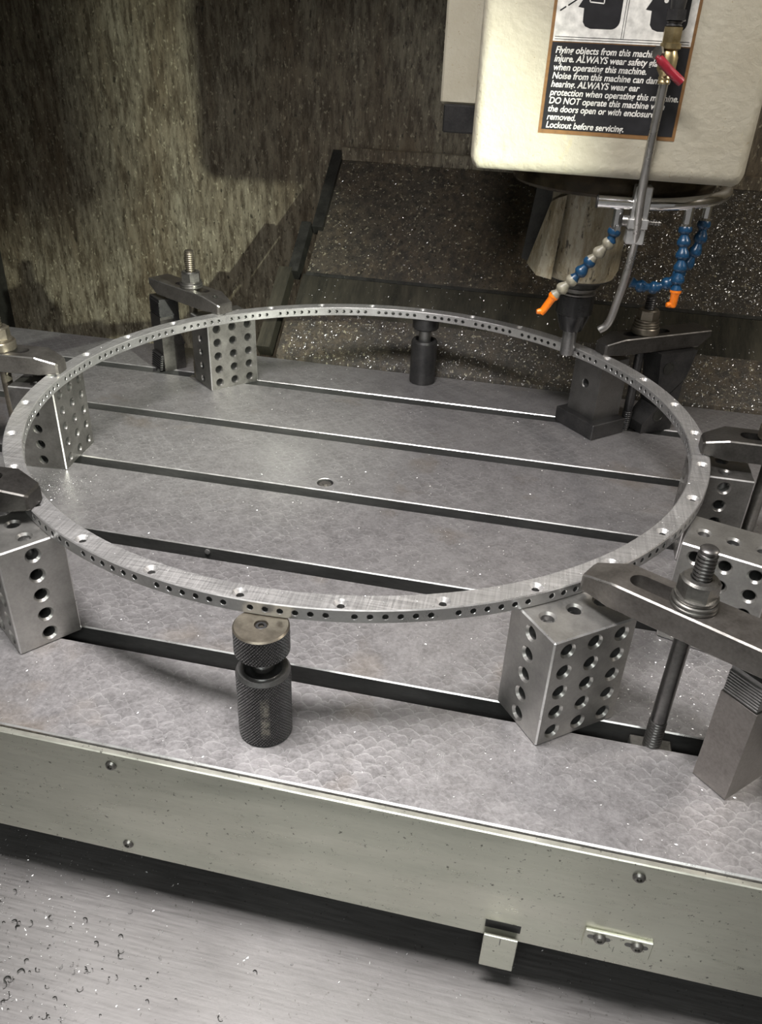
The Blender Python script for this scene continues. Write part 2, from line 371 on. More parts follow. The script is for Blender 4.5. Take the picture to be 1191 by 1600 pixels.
for cx in (11.3, 12.85):
    hull(b, [Vector((cx + sgn * .33 + .16 * math.cos(a), yy, -5.25 + .14 * math.sin(a))) for sgn in (-1, 1) for a in [k_ * PI / 6 for k_ in range(12)] for yy in (-24.905, -24.9)])
b.build('slot', hole_m, pl)
for cx in (11.33, 12.88):
    b = MB(); lathe(b, (cx, -24.905, -5.25), (0, -1, 0), [(.27, 0), (.27, .05), (.2, .15), (.11, .17), (.10, .08), (.01, .08)], 20); b.build('screw', stud_m, pl)
b = MB(); box(b, (11.98, -24.91, -5.98), (12.0, -24.9, -5.6)); b.build('scribed_line', hole_m, pl)
bk = MB(); box(bk, (6.55, -25.15, -8.75), (8.05, -25.03, -6.42), .03); box(bk, (6.6, -25.1, -8.0), (8.0, -24.7, -7.85), .03)
bkt = bk.build('pointer_bracket', panel_m, sv)
b = MB(); box(b, (6.55, -24.76, -6.42), (8.1, -24.745, -5.9)); b.build('notch_shade', ink_m, sv)  # flat dark patch painted for the shade in the recess above the bracket
b = MB(); box(b, (7.27, -25.165, -6.95), (7.31, -25.15, -6.48)); b.build('scribed_line', hole_m, bkt)

# ---------------------------------------------------------------- drilled ring
RC = Vector((-5.33, 0, 0)); RO, RI, Z0, Z1, RH = 21.25, 20.18, 6.0, 6.7, 20.80
b = MB(); A0 = math.radians(-91 - 6); seg12 = math.radians(12)
def pol(r, a, z): return Vector((RC.x + r * math.cos(a), RC.y + r * math.sin(a), z))
ch = .05
for s in range(30):
    a0 = A0 + seg12 * s; am = a0 + seg12 / 2
    # side cells: six holes either side of the blank that carries the countersink; start half a blank after am
    p = math.radians(1.75); bl = seg12 - 6 * p
    st = am + bl / 2
    for j in range(7):
        q0 = st + j * p if j < 6 else st + 6 * p; q1 = q0 + (p if j < 6 else bl)
        for R_, sg in ((RO, 1), (RI, -1)):
            if j < 6:
                cell(b, lambda u, v, d, R_=R_, sg=sg, e0=pol(R_, q0, 0), e1=pol(R_, q1, 0), q0=q0, q1=q1: e0.lerp(e1, (u / R_ - q0) / (q1 - q0)) + Vector((math.cos((q0 + q1) / 2), math.sin((q0 + q1) / 2), 0)) * (-sg * d) + Vector((0, 0, v)), q0 * R_, q1 * R_, Z0 + ch, Z1 - ch, .155 if sg > 0 else .15, .135, .02, .34, 12, 1, 2)
            else: b.poly([pol(R_, q0, Z0 + ch), pol(R_, q1, Z0 + ch), pol(R_, q1, Z1 - ch), pol(R_, q0, Z1 - ch)], 1)
            for z, zz in ((Z0, ch), (Z1, -ch)): b.poly([pol(R_, q0, z + zz), pol(R_, q1, z + zz), pol(R_ - sg * ch, q1, z), pol(R_ - sg * ch, q0, z)], 3)
    # top and bottom
    N = 7; hw = math.radians(1.4)
    cell(b, lambda u, v, d: pol(v, u / RH, Z1 - d), (am - hw) * RH, (am + hw) * RH, 2 * RH - RO + ch, RO - ch, .34, .17, .17, .5, 20, 0, 2)
    b.poly([pol(RI + ch, am - hw, Z1), pol(RI + ch, am + hw, Z1), pol(2 * RH - RO + ch, am + hw, Z1), pol(2 * RH - RO + ch, am - hw, Z1)], 0)
    for i in range(N):
        q0 = am + hw + (seg12 - 2 * hw) * i / N; q1 = am + hw + (seg12 - 2 * hw) * (i + 1) / N
        b.poly([pol(RI + ch, q0, Z1), pol(RI + ch, q1, Z1), pol(RO - ch, q1, Z1), pol(RO - ch, q0, Z1)], 0)
    for i in range(8):
        q0 = a0 + seg12 * i / 8; q1 = a0 + seg12 * (i + 1) / 8
        b.poly([pol(RI + ch, q0, Z0), pol(RI + ch, q1, Z0), pol(RO - ch, q1, Z0), pol(RO - ch, q0, Z0)], 1)
o = b.build('drilled_ring', [ringtop_m, ringside_m, hole_m, edge_m], base=(RC.x, RC.y, Z0), smooth=0, orient=(lambda c: RC + Vector((c.x - RC.x, c.y - RC.y, 0)).normalized() * ((RO + RI) / 2) + Vector((0, 0, (Z0 + Z1) / 2)), 2))
tag(o, 'large bright machined steel ring drilled all round its rim, clamped on blocks above the table', 'ring')

# ---------------------------------------------------------------- riser blocks full of holes
def holed_block(x, y, yaw, a, bb, h, mat, label, small=False, rc=.40, rb=.30, z=0.0):
    mb = MB(); c_ = .07; X = Vector((math.cos(yaw), math.sin(yaw), 0)); Y = Vector((-math.sin(yaw), math.cos(yaw), 0)); Z = Vector((0, 0, 1)); O = Vector((x, y, z))
    def face(o, u, v, n, U, V, nu, nv):
        f = lambda p, q, d: o + u * p + v * q - n * d
        for i in range(nu):
            for j in range(nv):
                cell(mb, f, c_ + (U - 2 * c_) * i / nu, c_ + (U - 2 * c_) * (i + 1) / nu, c_ + (V - 2 * c_) * j / nv, c_ + (V - 2 * c_) * (j + 1) / nv, rc, rb, .12, 1.35, 20, 0, 1)
    face(O, X, Z, -Y, a, h, 3, 5); face(O + Y * bb, X, Z, Y, a, h, 3, 5)
    face(O, Y, Z, -X, bb, h, 1, 5); face(O + X * a, Y, Z, X, bb, h, 1, 5)
    face(O + Z * h, X, Y, Z, a, bb, 3, 1)
    P = lambda p, q, r: O + X * p + Y * q + Z * r
    mb.poly([P(c_, c_, 0), P(a - c_, c_, 0), P(a - c_, bb - c_, 0), P(c_, bb - c_, 0)], 0)
    # chamfers
    for s0 in (0, 1):
        for s1 in (0, 1):
            e = lambda s_, L, k_: (L - k_ if s_ else k_)
            mb.poly([P(e(s0, a, 0), e(s1, bb, c_), c_), P(e(s0, a, c_), e(s1, bb, 0), c_), P(e(s0, a, c_), e(s1, bb, 0), h - c_), P(e(s0, a, 0), e(s1, bb, c_), h - c_)], 2)
            mb.poly([P(e(s0, a, 0), c_, e(s1, h, c_)), P(e(s0, a, c_), c_, e(s1, h, 0)), P(e(s0, a, c_), bb - c_, e(s1, h, 0)), P(e(s0, a, 0), bb - c_, e(s1, h, c_))], 2)
            mb.poly([P(c_, e(s0, bb, 0), e(s1, h, c_)), P(c_, e(s0, bb, c_), e(s1, h, 0)), P(a - c_, e(s0, bb, c_), e(s1, h, 0)), P(a - c_, e(s0, bb, 0), e(s1, h, c_))], 2)
            for s2 in (0, 1):
                mb.poly([P(e(s0, a, 0), e(s1, bb, c_), e(s2, h, c_)), P(e(s0, a, c_), e(s1, bb, 0), e(s2, h, c_)), P(e(s0, a, c_), e(s1, bb, c_), e(s2, h, 0))], 2)
    o = mb.build('riser_block', [mat, hole_m, edge_m], base=(x, y, z), smooth=25, orient=(lambda c: P(a / 2, bb / 2, h / 2), 1))
    return tag(o, label, 'block', 'drilled riser blocks under the ring')
A_, B_ = 4.47, 3.17
holed_block(7.63, -19.87, .669, A_, B_, 6, block_m, 'grey steel hole block under the ring beside the large front right clamp')
holed_block(-17.75 + B_ * math.cos(.9365), -20.27 + B_ * math.sin(.9365), .9365 + PI / 2, A_, B_, 6, block_m, 'steel block with one row of holes facing front, at the left edge near the front')
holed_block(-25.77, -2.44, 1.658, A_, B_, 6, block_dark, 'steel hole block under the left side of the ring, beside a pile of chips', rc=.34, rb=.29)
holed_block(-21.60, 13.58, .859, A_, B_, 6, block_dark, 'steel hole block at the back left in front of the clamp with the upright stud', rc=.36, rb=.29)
holed_block(13.56, -10.30, -.321, A_, B_, 6, block_m, 'steel block with bright bare top behind the large clamp nut at right')
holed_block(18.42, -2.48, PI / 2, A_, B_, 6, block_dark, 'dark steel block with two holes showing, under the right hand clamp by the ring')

# plain riser on a square base, back right
rb_ = empty('riser_post', (10.3, 15.5, 0), 'dark steel post with one round hole on a wider base near the cutter', 'block')
b = MB(); box(b, (10.23, 13.25, 0), (13.69, 17.6, 1.28), .06, .745, (10.23, 13.25, 0)); b.build('base_block', black_m, rb_)
b = MB(); X = Vector((math.cos(.745), math.sin(.745), 0)); Y = Vector((-X.y, X.x, 0)); O = Vector((10.2, 14.35, 1.28))
UW, UL, UH = 2.75, 3.0, 4.72
def fpl(o, u, v, n): return lambda p, q, d: o + u * p + v * q - n * d
Z = Vector((0, 0, 1))
ff_ = fpl(O, Y, Z, -X)
b.poly([ff_(0, 0, 0), ff_(UL, 0, 0), ff_(UL, 1.3, 0), ff_(0, 1.3, 0)]); b.poly([ff_(0, 3.9, 0), ff_(UL, 3.9, 0), ff_(UL, UH, 0), ff_(0, UH, 0)])
cell(b, ff_, 0, UL, 1.3, 3.9, .38, .32, .06, 1.4, 24, 0, 1)
for o_, u_, v_, LU, LV in ((O, X, Z, UW, UH), (O + X * UW, Y, Z, UL, UH), (O + Y * UL, X, Z, UW, UH), (O + Z * UH, X, Y, UW, UL), (O, X, Y, UW, UL)):
    b.poly([o_, o_ + u_ * LU, o_ + u_ * LU + v_ * LV, o_ + v_ * LV])
b.build('post', [metal('dull_grey_steel', (.14, .137, .13), (.20, .195, .19), .38), hole_m], rb_)

# ---------------------------------------------------------------- screw jacks
def jack(x, y, label, km, R=1.2, zb=3.85, zc=4.2, rtop=None):
    t = empty('screw_jack', (x, y, 0), label, 'jack', 'screw jacks under the ring')
    b = MB(); lathe(b, (x, y, 0), (0, 0, 1), [(R - .08, 0), (R, .08), (R, zb - .22)], 48, 0, True); b.build('jack_body', km, t)
    b = MB(); lathe(b, (x, y, 0), (0, 0, 1), [(R, zb - .24), (R - .10, zb - .03), (R - .22, zb), (R - .34, zb - .02), (R - .42, zb - .32), (.5, zb - .32)], 48, 0, False); b.build('jack_rim', hole_m if rtop else black_m, t)
    b = MB(); lathe(b, (x, y, 0), (0, 0, 1), [(.55, zb - .4), (.55, zc + .05)] , 24); b.build('jack_screw', chrome_m if rtop else hole_m, t)
    b = MB(); lathe(b, (x, y, 0), (0, 0, 1), [(.6, zc), (R - .10, zc + .02), (R, zc + .14), (R, 5.93)], 48, 0, False); cp = b.build('jack_cap', km, t)
    b = MB(); lathe(b, (x, y, 0), (0, 0, 1), [(R, 5.93), (R - .07, 6.0), (.30, 6.0), (.28, 5.86), (.01, 5.86)], 48, 0, False); b.build('cap_face', rtop or black_m, cp)
    b = MB(); lathe(b, (x, y, 5.84), (0, 0, 1), [(.25, 0), (.25, .1), (.22, .12), (.13, .12)], 24, 0, False); lathe(b, (x, y, 5.84), (0, 0, 1), [(.13, .12), (.13, -.0), (.01, 0)], 6, 0, False); b.build('socket_screw', black_m, cp)
jack(-4.42, -21.8, 'black knurled screw jack standing on the table under the front of the ring', knurl_m, 1.2, 3.75, 4.6, brown_m)
jack(-4.72, 22.0 - .55, 'smooth black screw jack under the far side of the ring', black_m, 1.15, 3.95, 4.9)

# ---------------------------------------------------------------- clamps
def thread(prof_r, z0, z1, pitch=.165, depth=.075):
    out = []; z = z0
    while z < z1 - pitch: out += [(prof_r, z), (prof_r, z + pitch * .2), (prof_r - depth, z + pitch * .6)]; z += pitch
    return out
def clamp(tip, ang, stud_s, L, label, mat, nutm, studm, studtop, tnut=True, width=2.05, th=1.25, zt=6.72, drop=.45, nose=1.5, washer_stack=2, tw=.55, spacer=0.0, studbot=-.55, slot0=1.6, slot1=6.2, bevel=1.0, lift=0.0):
    """tip: centre of the nose underside; ang: direction from nose to heel"""
    T = Vector((tip[0], tip[1], zt)); D = Vector((math.cos(ang), math.sin(ang), 0)); N = Vector((-D.y, D.x, 0)); Z = Vector((0, 0, 1))
    D3 = (D + Z * lift).normalized(); Z3 = D3.cross(N) * -1
    if Z3.z < 0: Z3 = -Z3
    SP = T + D3 * stud_s
    root = empty('strap_clamp', (SP.x, SP.y, 0), label, 'clamp')
    b = MB(); h = width / 2; f = lambda s, n_, z: T + D3 * s + N * n_ + Z3 * z
    c_ = .07; sw = .47; sl0, sl1 = slot0, slot1
    # outline (plan) of body: nose tapered, long slot through; built as strips across
    def sect(s):   # half width, bottom z, top z along the strap
        if s < nose: t = s / nose; return tw * h + (h - tw * h) * t, 0.0 + 0.0 * t, th - drop * (1 - t)
        if s > L - bevel: t = (s - (L - bevel)) / bevel; return h, t * th * .55, th
        return h, 0, th
    ss = [0, .12, nose, sl0]
    arc = [sw * (1 - math.cos(k_ * PI / 12)) for k_ in range(1, 7)]
    ss += [sl0 + a for a in arc] + [sl1 - a for a in arc[::-1]] + [sl1, L - bevel, L]
    ss = sorted(set(round(s, 4) for s in ss))
    def slotw(s):
        if s <= sl0 or s >= sl1: return 0.0
        if s < sl0 + sw: return math.sqrt(max(0, sw * sw - (sl0 + sw - s) ** 2))
        if s > sl1 - sw: return math.sqrt(max(0, sw * sw - (s - sl1 + sw) ** 2))
        return sw
    for i in range(len(ss) - 1):
        s0, s1 = ss[i], ss[i + 1]; (h0, b0, t0), (h1, b1, t1) = sect(s0), sect(s1); w0, w1 = slotw(s0), slotw(s1)
        if s0 == 0: h0 -= .1; t0 -= .08
        for sg in (1, -1):
            b.poly([f(s0, sg * w0, t0), f(s1, sg * w1, t1), f(s1, sg * (h1 - c_), t1), f(s0, sg * (h0 - c_), t0)], 0)
            b.poly([f(s0, sg * (h0 - c_), t0), f(s1, sg * (h1 - c_), t1), f(s1, sg * h1, t1 - c_), f(s0, sg * h0, t0 - c_)], 1)
            b.poly([f(s0, sg * h0, t0 - c_), f(s1, sg * h1, t1 - c_), f(s1, sg * h1, b1 + c_), f(s0, sg * h0, b0 + c_)], 0)
            b.poly([f(s0, sg * h0, b0 + c_), f(s1, sg * h1, b1 + c_), f(s1, sg * (h1 - c_), b1), f(s0, sg * (h0 - c_), b0)], 1)
            b.poly([f(s0, sg * w0, b0), f(s1, sg * w1, b1), f(s1, sg * (h1 - c_), b1), f(s0, sg * (h0 - c_), b0)], 0)
            if w0 or w1: b.poly([f(s0, sg * w0, t0), f(s1, sg * w1, t1), f(s1, sg * w1, b1), f(s0, sg * w0, b0)], 0)
    for s_, rev in ((0, 1), (L, 0)):
        hh, bb_, tt = sect(s_)
        if s_ == 0: hh -= .1; tt -= .08
        b.poly([f(s_, -hh, bb_ + c_), f(s_, -hh + c_, bb_), f(s_, hh - c_, bb_), f(s_, hh, bb_ + c_), f(s_, hh, tt - c_), f(s_, hh - c_, tt), f(s_, -hh + c_, tt), f(s_, -hh, tt - c_)], 0)
    b.build('strap', [mat, edge_strap], root, smooth=25)
    # stud
    ztop = studtop; r = .40; zs = SP.z + th
    b = MB(); pr_ = [(r - .05, studbot), (r, studbot + .06)] + thread(r, studbot + .08, studbot + 2.1) + [(r - .04, studbot + 2.12), (r - .04, zs - .6)] + thread(r, zs - .58, ztop - .1) + [(r - .02, ztop - .08), (r - .10, ztop)]
    lathe(b, (SP.x, SP.y, 0), (0, 0, 1), pr_, 20); b.build('stud', studm, root, smooth=50)
    z = zs + .0
    if spacer:
        b = MB(); lathe(b, (SP.x, SP.y, z), (0, 0, 1), [(.5, 0), (1.0, 0), (1.05, .06), (1.05, spacer - .06), (1.0, spacer), (.5, spacer)], 36, 0, False); b.build('spacer', nutm, root); z += spacer
    for wi in range(washer_stack):
        b = MB(); lathe(b, (SP.x, SP.y, z), (0, 0, 1), [(.43, 0), (.90, 0), (.95, .05), (.95, .14), (.90, .19), (.43, .19)], 36, 0, False); b.build('washer', nutm, root); z += .2
    b = MB(); lathe(b, (SP.x, SP.y, z), (0, 0, 1), [(.85, 0), (.88, .08), (.88, .16), (.80, .18)], 36)
    lathe(b, (SP.x, SP.y, z), (0, 0, 1), [(.82, .16), (.82, .85)], 6, 0, True, .3)
    lathe(b, (SP.x, SP.y, z), (0, 0, 1), [(.76, .84), (.66, .94), (.42, .94)], 36, 0, False); b.build('hex_nut', nutm, root)
    if tnut:
        b = MB(); box(b, (SP.x - .92, SP.y - .50, -.9), (SP.x + .92, SP.y + .50, -.14), .05); box(b, (SP.x - .92, SP.y - .85, -1.9), (SP.x + .92, SP.y + .85, -1.15), .05); b.build('t_nut', stud_m, root)
    return root, f
stud_dark = metal('dark_stud_steel', (.075, .072, .07), (.14, .135, .13), .33, .85)
edge_strap = metal('rubbed_edge_steel', (.30, .29, .27), (.46, .44, .42), .3, .9)
def slotc(i): return slots[i] - .55
def serr(b, o, X, Z_, N, width, n, pitch=.14, dep=.08):
    """sawtooth face strip made of small prisms"""
    for i in range(n):
        p = o + Z_ * (i * pitch)
        hull(b, [p, p + Z_ * (pitch * .8), p + X * dep + Z_ * (pitch * .15), p + X * dep + Z_ * (pitch * .6)] + [q + N * width for q in (p, p + Z_ * (pitch * .8), p + X * dep + Z_ * (pitch * .15), p + X * dep + Z_ * (pitch * .6))])

# foreground right
clamp((8.75, -16.15), math.radians(-28.0), 4.62, 10.2, 'long worn steel clamp with big nut, pressing on the ring beside the front right block', strap_m, stud_m, stud_dark, 10.72, slot0=1.9, slot1=5.2, tw=.62)
def step_block(x, y, yaw, wid, dep, h, top, label, mat, matm, lean=0.0, flip=1):
    """serrated block pair: lower wedge and toothed upper wedge"""
    t = empty('step_block', (x, y, 0), label, 'step block')
    X = Vector((math.cos(yaw), math.sin(yaw), 0)); Y = Vector((-X.y, X.x, 0)); Z = Vector((0, 0, 1)); O = Vector((x, y, 0))
    b = MB(); hull(b, [O + X * p + Y * q + Z * r for p in (0, wid) for q, r in ((0.03, 0), (dep, 0), (0, .05), (0, h), (.06, h + .02), (dep * .55, h), (dep, h * .45))])
    b.build('lower_block', mat, t)
    b = MB(); e = .06
    hull(b, [O + X * p + Y * q + Z * r for p in (e, wid - e) for q, r in ((.08, h + .02), (.08, top), (dep * .9, top), (dep * .9, h * .75), (dep * .55, h + .05))])
    nt = int((top - h - .25) / .14)
    serr(b, O + X * e + Y * .08 + Z * (h + .1), -Y, Z, X, wid - 2 * e, max(nt, 3))
    # teeth down the diagonal
    b2 = MB(); n = 16
    for i in range(n):
        f0 = i / n; q = dep * (.55 + .45 * f0) ; r = h - (h * .55) * f0
        hull(b2, [O + X * p + Y * (q + a_) + Z * (r + c_) for p in (-.05, wid + .05) for a_, c_ in ((-.05, 0), (.12, .03), (.12, -.10), (-.05, -.12))])
    b.build('upper_block', matm, t); b2.build('teeth', matm, t)
    return t
step_block(14.47, -19.70, math.radians(-45), 1.67, 2.55, 4.93, 6.36, 'steel step block with toothed top standing under the heel of the large front clamp', strap_m, hole_m)
# front left, only the nose in view
clamp((-17.75, -16.75), math.radians(183), 4.4, 9.5, 'dark clamp whose blunt nose sits on the ring at the left edge of the picture', strap_dark, brown_m, stud_m, 10.4, zt=6.72, width=2.2, th=1.3, tw=.6, nose=1.3)
# left
clamp((-25.75, -.95), math.radians(184), 4.2, 9.5, 'brownish clamp on the ring at far left with thick spacer beside its slot', strap_m, brown_m, brown_m, 10.9, spacer=.6, washer_stack=0, width=2.1, nose=1.3, tw=.6, drop=.5, slot0=2.2)
# back left
clamp_bl = clamp((-20.25, 14.4), math.radians(151.5), 4.3, 8.9, 'clamp with tall bare stud gripping the ring at back left before the wall', strap_m, stud_m, brown_m, 11.0, width=2.1, nose=1.6, tw=.72, drop=.5, slot0=2.2)
rt, fpt = clamp_bl
b = MB(); lathe(b, fpt(1.15, .1, 1.12), Vector((0, 0, 1)), [(.20, .0), (.20, .05), (.13, .055), (.12, .02), (.01, .02)], 16); b.build('dimple', side_m, rt)
heel = step_block(-28.9, 18.0, math.radians(-42), 2.2, 2.0, 4.9, 6.45, 'dark step block with teeth at its foot under the back left clamp', strap_dark, black_m)
# toothed heel at the foot of that block
bx = MB(); Xh = Vector((math.cos(math.radians(-42)), math.sin(math.radians(-42)), 0)); Yh = Vector((-Xh.y, Xh.x, 0))
for i in range(7):
    o_ = Vector((-28.9, 18.0, 0)) - Yh * (.12 + .03 * i) + Vector((0, 0, .1 + .2 * (6 - i)))
    hull(bx, [o_ + Xh * p + Yh * q + Vector((0, 0, r)) for p in (.1, 2.1) for q, r in ((.12, 0), (.12, .17), (-.12, .12), (-.12, .04))])
bx.build('teeth', black_m, heel)
# back right
clamp((9.75, 14.6), math.radians(34.5), 3.9, 9.6, 'dark clamp gripping the ring behind the hanging steel rod at back right', strap_dark, brown_m, black_m, 10.9, spacer=.55, width=2.1, nose=1.4, tw=.62, slot0=2.0)
# right
clamp((15.35, -.60), math.radians(0), 4.0, 9.5, 'clamp pressing on the right side of the ring, cut by picture edge', strap_dark, brown_m, stud_m, 11.0, spacer=.75, washer_stack=0, width=2.2, nose=1.3, tw=.6, slot0=2.0)
# step block back right, with bored holes
t = empty('step_block', (15.8, 18.2, 0), 'black step block with round holes under the heel of the back right clamp', 'step block')
ya = math.radians(34.5); X = Vector((math.cos(ya), math.sin(ya), 0)); Y = Vector((-X.y, X.x, 0)); O = Vector((14.9, 16.3, 0))
b = MB(); hull(b, [O + X * p + Y * q + Z * r for q in (0, 2.0) for p, r in ((-.9, 0), (2.1, 0), (-.9, .8), (.2, 2.2), (2.3, 4.2))]); b.build('lower_block', black_m, t)
b = MB(); hull(b, [O + X * p + Y * q + Z * r for q in (0, 2.0) for p, r in ((.1, 2.3), (-.5, 6.3), (-.5, 6.66), (3.0, 6.66), (2.45, 4.4))])
b.build('upper_block', black_m, t)
for hx, hz in ((.5, 5.4), (.55, 1.4)):
    b = MB(); lathe(b, O + X * hx - Y * .01 + Z * hz, -Y, [(.52, .0), (.52, .04), (.42, .04), (.40, .0)], 24, 0, False); lathe(b, O + X * hx - Y * .01 + Z * hz, -Y, [(.40, .01), (.01, .01)], 24, 0, False); b.build('bore', side_m, t)

# ---------------------------------------------------------------- spindle head
hd = empty('spindle_head', (7.4, 14.8, 12), 'beige machine spindle head with black warning label, hoses and coolant pipe beneath it', 'spindle head')
b = MB(); x0, x1, y0, y1, z0, z1 = -.62, 15.5, 6.8, 43, 20.15, 60; r = .7; pts = []
ring_ = []
for zc_, zr in ((z0, 0), (z0 + .2, .42), (z0 + .5, .62), (z0 + r, r), (z1, r)):
    loop = []
    off = r - zr
    for (cx, cy, a0) in ((x1 - r, y0 + r, -PI / 2), (x1 - r, y1 - r, 0), (x0 + r, y1 - r, PI / 2), (x0 + r, y0 + r, PI)):
        for k_ in range(5): a = a0 + k_ * PI / 8; loop.append(Vector((cx + math.cos(a) * (r - off * .6), cy + math.sin(a) * (r - off * .6), zc_)))
    ring_.append(loop)
n = len(ring_[0]); b.add([v for l in ring_ for v in l], [[i * n + k_, i * n + (k_ + 1) % n, (i + 1) * n + (k_ + 1) % n, (i + 1) * n + k_] for i in range(len(ring_) - 1) for k_ in range(n)] + [list(range(n))[::-1], [(len(ring_) - 1) * n + k_ for k_ in range(n)]])
b.build('head_casting', head_m, hd, smooth=50)
b = MB(); box(b, (-4.0, 16, 22.9), (-.5, 30, 60), .15); b.build('side_casting', head_m, hd)
b = MB(); box(b, (-3.7, 15.8, 21.1), (-.6, 29, 22.9), .1); b.build('motor_block', black_m, hd)
# disk, housing
sx, sy = 7.35, 14.8
b = MB(); lathe(b, (8.5, 16.1, 0), (0, 0, 1), [(6.0, 18.5), (6.7, 18.6), (6.9, 18.8), (6.9, 19.6), (6.6, 20.2)], 72); b.build('flange', metal('oily_black_ring', (.02, .018, .015), (.09, .07, .045), .2, .7), hd)
b = MB(); lathe(b, (sx, sy, 0), (0, 0, 1), [(1.9, 12.1), (2.4, 12.4), (2.65, 13.0), (2.75, 18.2)], 48); b.build('spindle_housing', cast_m, hd)
b = MB(); hull(b, [Vector((sx + dx, sy + dy, z)) for dx, dy, z in ((-3.9, -1.0, 13.1), (-2.0, -2.6, 12.5), (-3.6, .4, 13.0), (-2.2, .8, 12.7), (-2.75, -2.2, 17.6), (-1.75, -2.8, 18.2), (-2.6, .6, 17.6), (-1.9, .8, 18.2), (-3.1, -2.2, 12.6), (-2.3, -2.9, 18.0))])
b.build('housing_rib', cast_m, hd)
b = MB(); hull(b, [Vector((sx + dx, sy + dy, z)) for dx, dy, z in ((-4.4, .8, 13.0), (-3.0, .8, 12.6), (-4.4, 2.6, 13.0), (-3.0, 2.6, 12.6), (-3.9, .6, 18.1), (-2.2, .6, 18.1), (-3.9, 2.6, 18.1), (-2.2, 2.6, 18.1))]); b.build('drain_spout', side_m, hd)
b = MB(); lathe(b, (sx, sy, 0), (0, 0, 1), [(1.3, 11.6), (1.55, 11.7), (1.6, 12.0), (2.2, 12.2), (2.3, 12.45)], 40); b.build('spindle_nose', side_m, hd)
# tool
holder_m = metal('polished_black_holder', (.018, .018, .018), (.03, .03, .03), .2, .5, .5, .03)
tl = empty('tool_holder', (sx, sy, 6.3), 'black tool holder with a short steel cutter pointing at the ring', 'tool holder')
b = MB(); lathe(b, (sx, sy, 0), (0, 0, 1), [(.74, 8.25), (.84, 8.3), (1.28, 9.55), (1.35, 9.62), (1.35, 11.0), (1.28, 11.08)], 48); b.build('holder_body', holder_m, tl, smooth=15)
b = MB(); lathe(b, (sx, sy, 0), (0, 0, 1), [(1.25, 11.05), (1.40, 11.1), (1.40, 11.2), (1.2, 11.28), (1.2, 11.4), (1.4, 11.45), (1.4, 11.6)], 40); b.build('flange', stud_m, tl)
b = MB(); lathe(b, (sx, sy, 0), (0, 0, 1), [(.5, 6.32), (.53, 6.4), (.53, 8.45)], 28); b.build('cutter', hole_m, tl)
# manifold pipe: bent round the front of the flange
mp = [(7.6, 8.5, 18.65)]; 
pp = [Vector((7.5, 8.2, 18.6)), Vector((10.2, 8.3, 18.62)), Vector((12.2, 8.7, 18.7)), Vector((14.0, 9.9, 18.8)), Vector((15.3, 11.8, 18.85)), Vector((15.9, 13.9, 18.9)), Vector((16.0, 16, 18.9))]
b = MB(); tube(b, smoothpath(pp), .40, 16); mpo = b.build('coolant_manifold', chrome_m, hd)
b = MB(); lathe(b, pp[0], (-1, 0, 0), [(.37, -.12), (.40, 0), (.40, .10), (.3, .12)], 20); b.build('end_cap', black_m, mpo)
for fx, fy, z0_ in ((8.85, 8.45, 17.15), (13.15, 9.2, 17.35), (14.4, 10.5, 17.6)):
    b = MB(); lathe(b, (fx, fy, z0_), (0, 0, 1), [(.33, 0), (.33, 1.5)], 18); lathe(b, (fx, fy, z0_ - .3), (0, 0, 1), [(.36, 0), (.36, .45)], 6); b.build('pipe_fitting', chrome_m, mpo)
# hoses
def hose(pts, cols, nozzle, label=None, seg_len=.84, nozm=orange_m):
    h = MB(); a = Vector(pts[0]); h_ = None
    root = MB(); lathe(root, a, (0, 0, 1), [(.26, -.15), (.33, 0), (.33, .25), (.26, .3)], 18)
    ho = root.build('coolant_hose', orange_m if cols[0] == 'o' else grey_m, hd)
    if label: ho['label'] = label
    P = smoothpath(pts, 12); L = [0]
    for i in range(1, len(P)): L.append(L[-1] + (P[i] - P[i - 1]).length)
    def at(s):
        s = max(0, min(L[-1], s))
        for i in range(1, len(P)):
            if L[i] >= s: t_ = (s - L[i - 1]) / max(1e-6, L[i] - L[i - 1]); return P[i - 1].lerp(P[i], t_)
        return P[-1]
    nseg = max(1, round(L[-1] / seg_len)); sl = L[-1] / nseg
    for i in range(nseg):
        p0, p1 = at(i * sl), at((i + 1) * sl); d = (p1 - p0); ln = d.length
        m_ = {'b': blue_m, 'g': grey_m, 'o': blue_m}[cols[min(i + 1, len(cols) - 1)]]
        b = MB(); lathe(b, p0, d, [(.22, -.08), (.37, -.04), (.42, ln * .10), (.42, ln * .30), (.40, ln * .36), (.25, ln * .56), (.25, ln * .66), (.36, ln * .93), (.37, ln), (.2, ln + .02)], 18); b.build('hose_segment', m_, ho, base=tuple(p0))
    if nozzle:
        d = (P[-1] - P[-3]).normalized(); e = Vector(nozzle) - P[-1]; ln = e.length
        b = MB(); lathe(b, P[-1], e, [(.24, -.1), (.36, 0), (.36, .15), (.27, .3), (.25, ln * .85), (.20, ln)], 18)
        sd = Vector((-1, -.3, -.15 if e.x < -.3 else -.05)).normalized(); q = P[-1] + e * .86
        lathe(b, q - sd * .1, sd, [(.22, 0), (.20, .35), (.15, .52)], 14)
        b.build('nozzle', nozm, ho)
hose([(8.85, 8.5, 16.95), (8.8, 8.5, 16.4), (8.4, 8.5, 15.8), (7.74, 8.5, 15.0), (7.09, 8.5, 14.0), (6.3, 8.5, 13.1), (5.72, 8.5, 12.45)], 'obggbbg', (5.0, 8.4, 11.15), 'blue and grey jointed hose with orange nozzle, left of the bent rod')
hose([(13.15, 9.2, 17.3), (13.2, 9.1, 16.6), (13.3, 8.9, 15.6), (13.32, 8.8, 14.7), (13.36, 8.7, 13.5)], 'gbbbbbb', (13.35, 8.6, 12.4), 'upright blue jointed hose with orange nozzle, right of the bent rod')
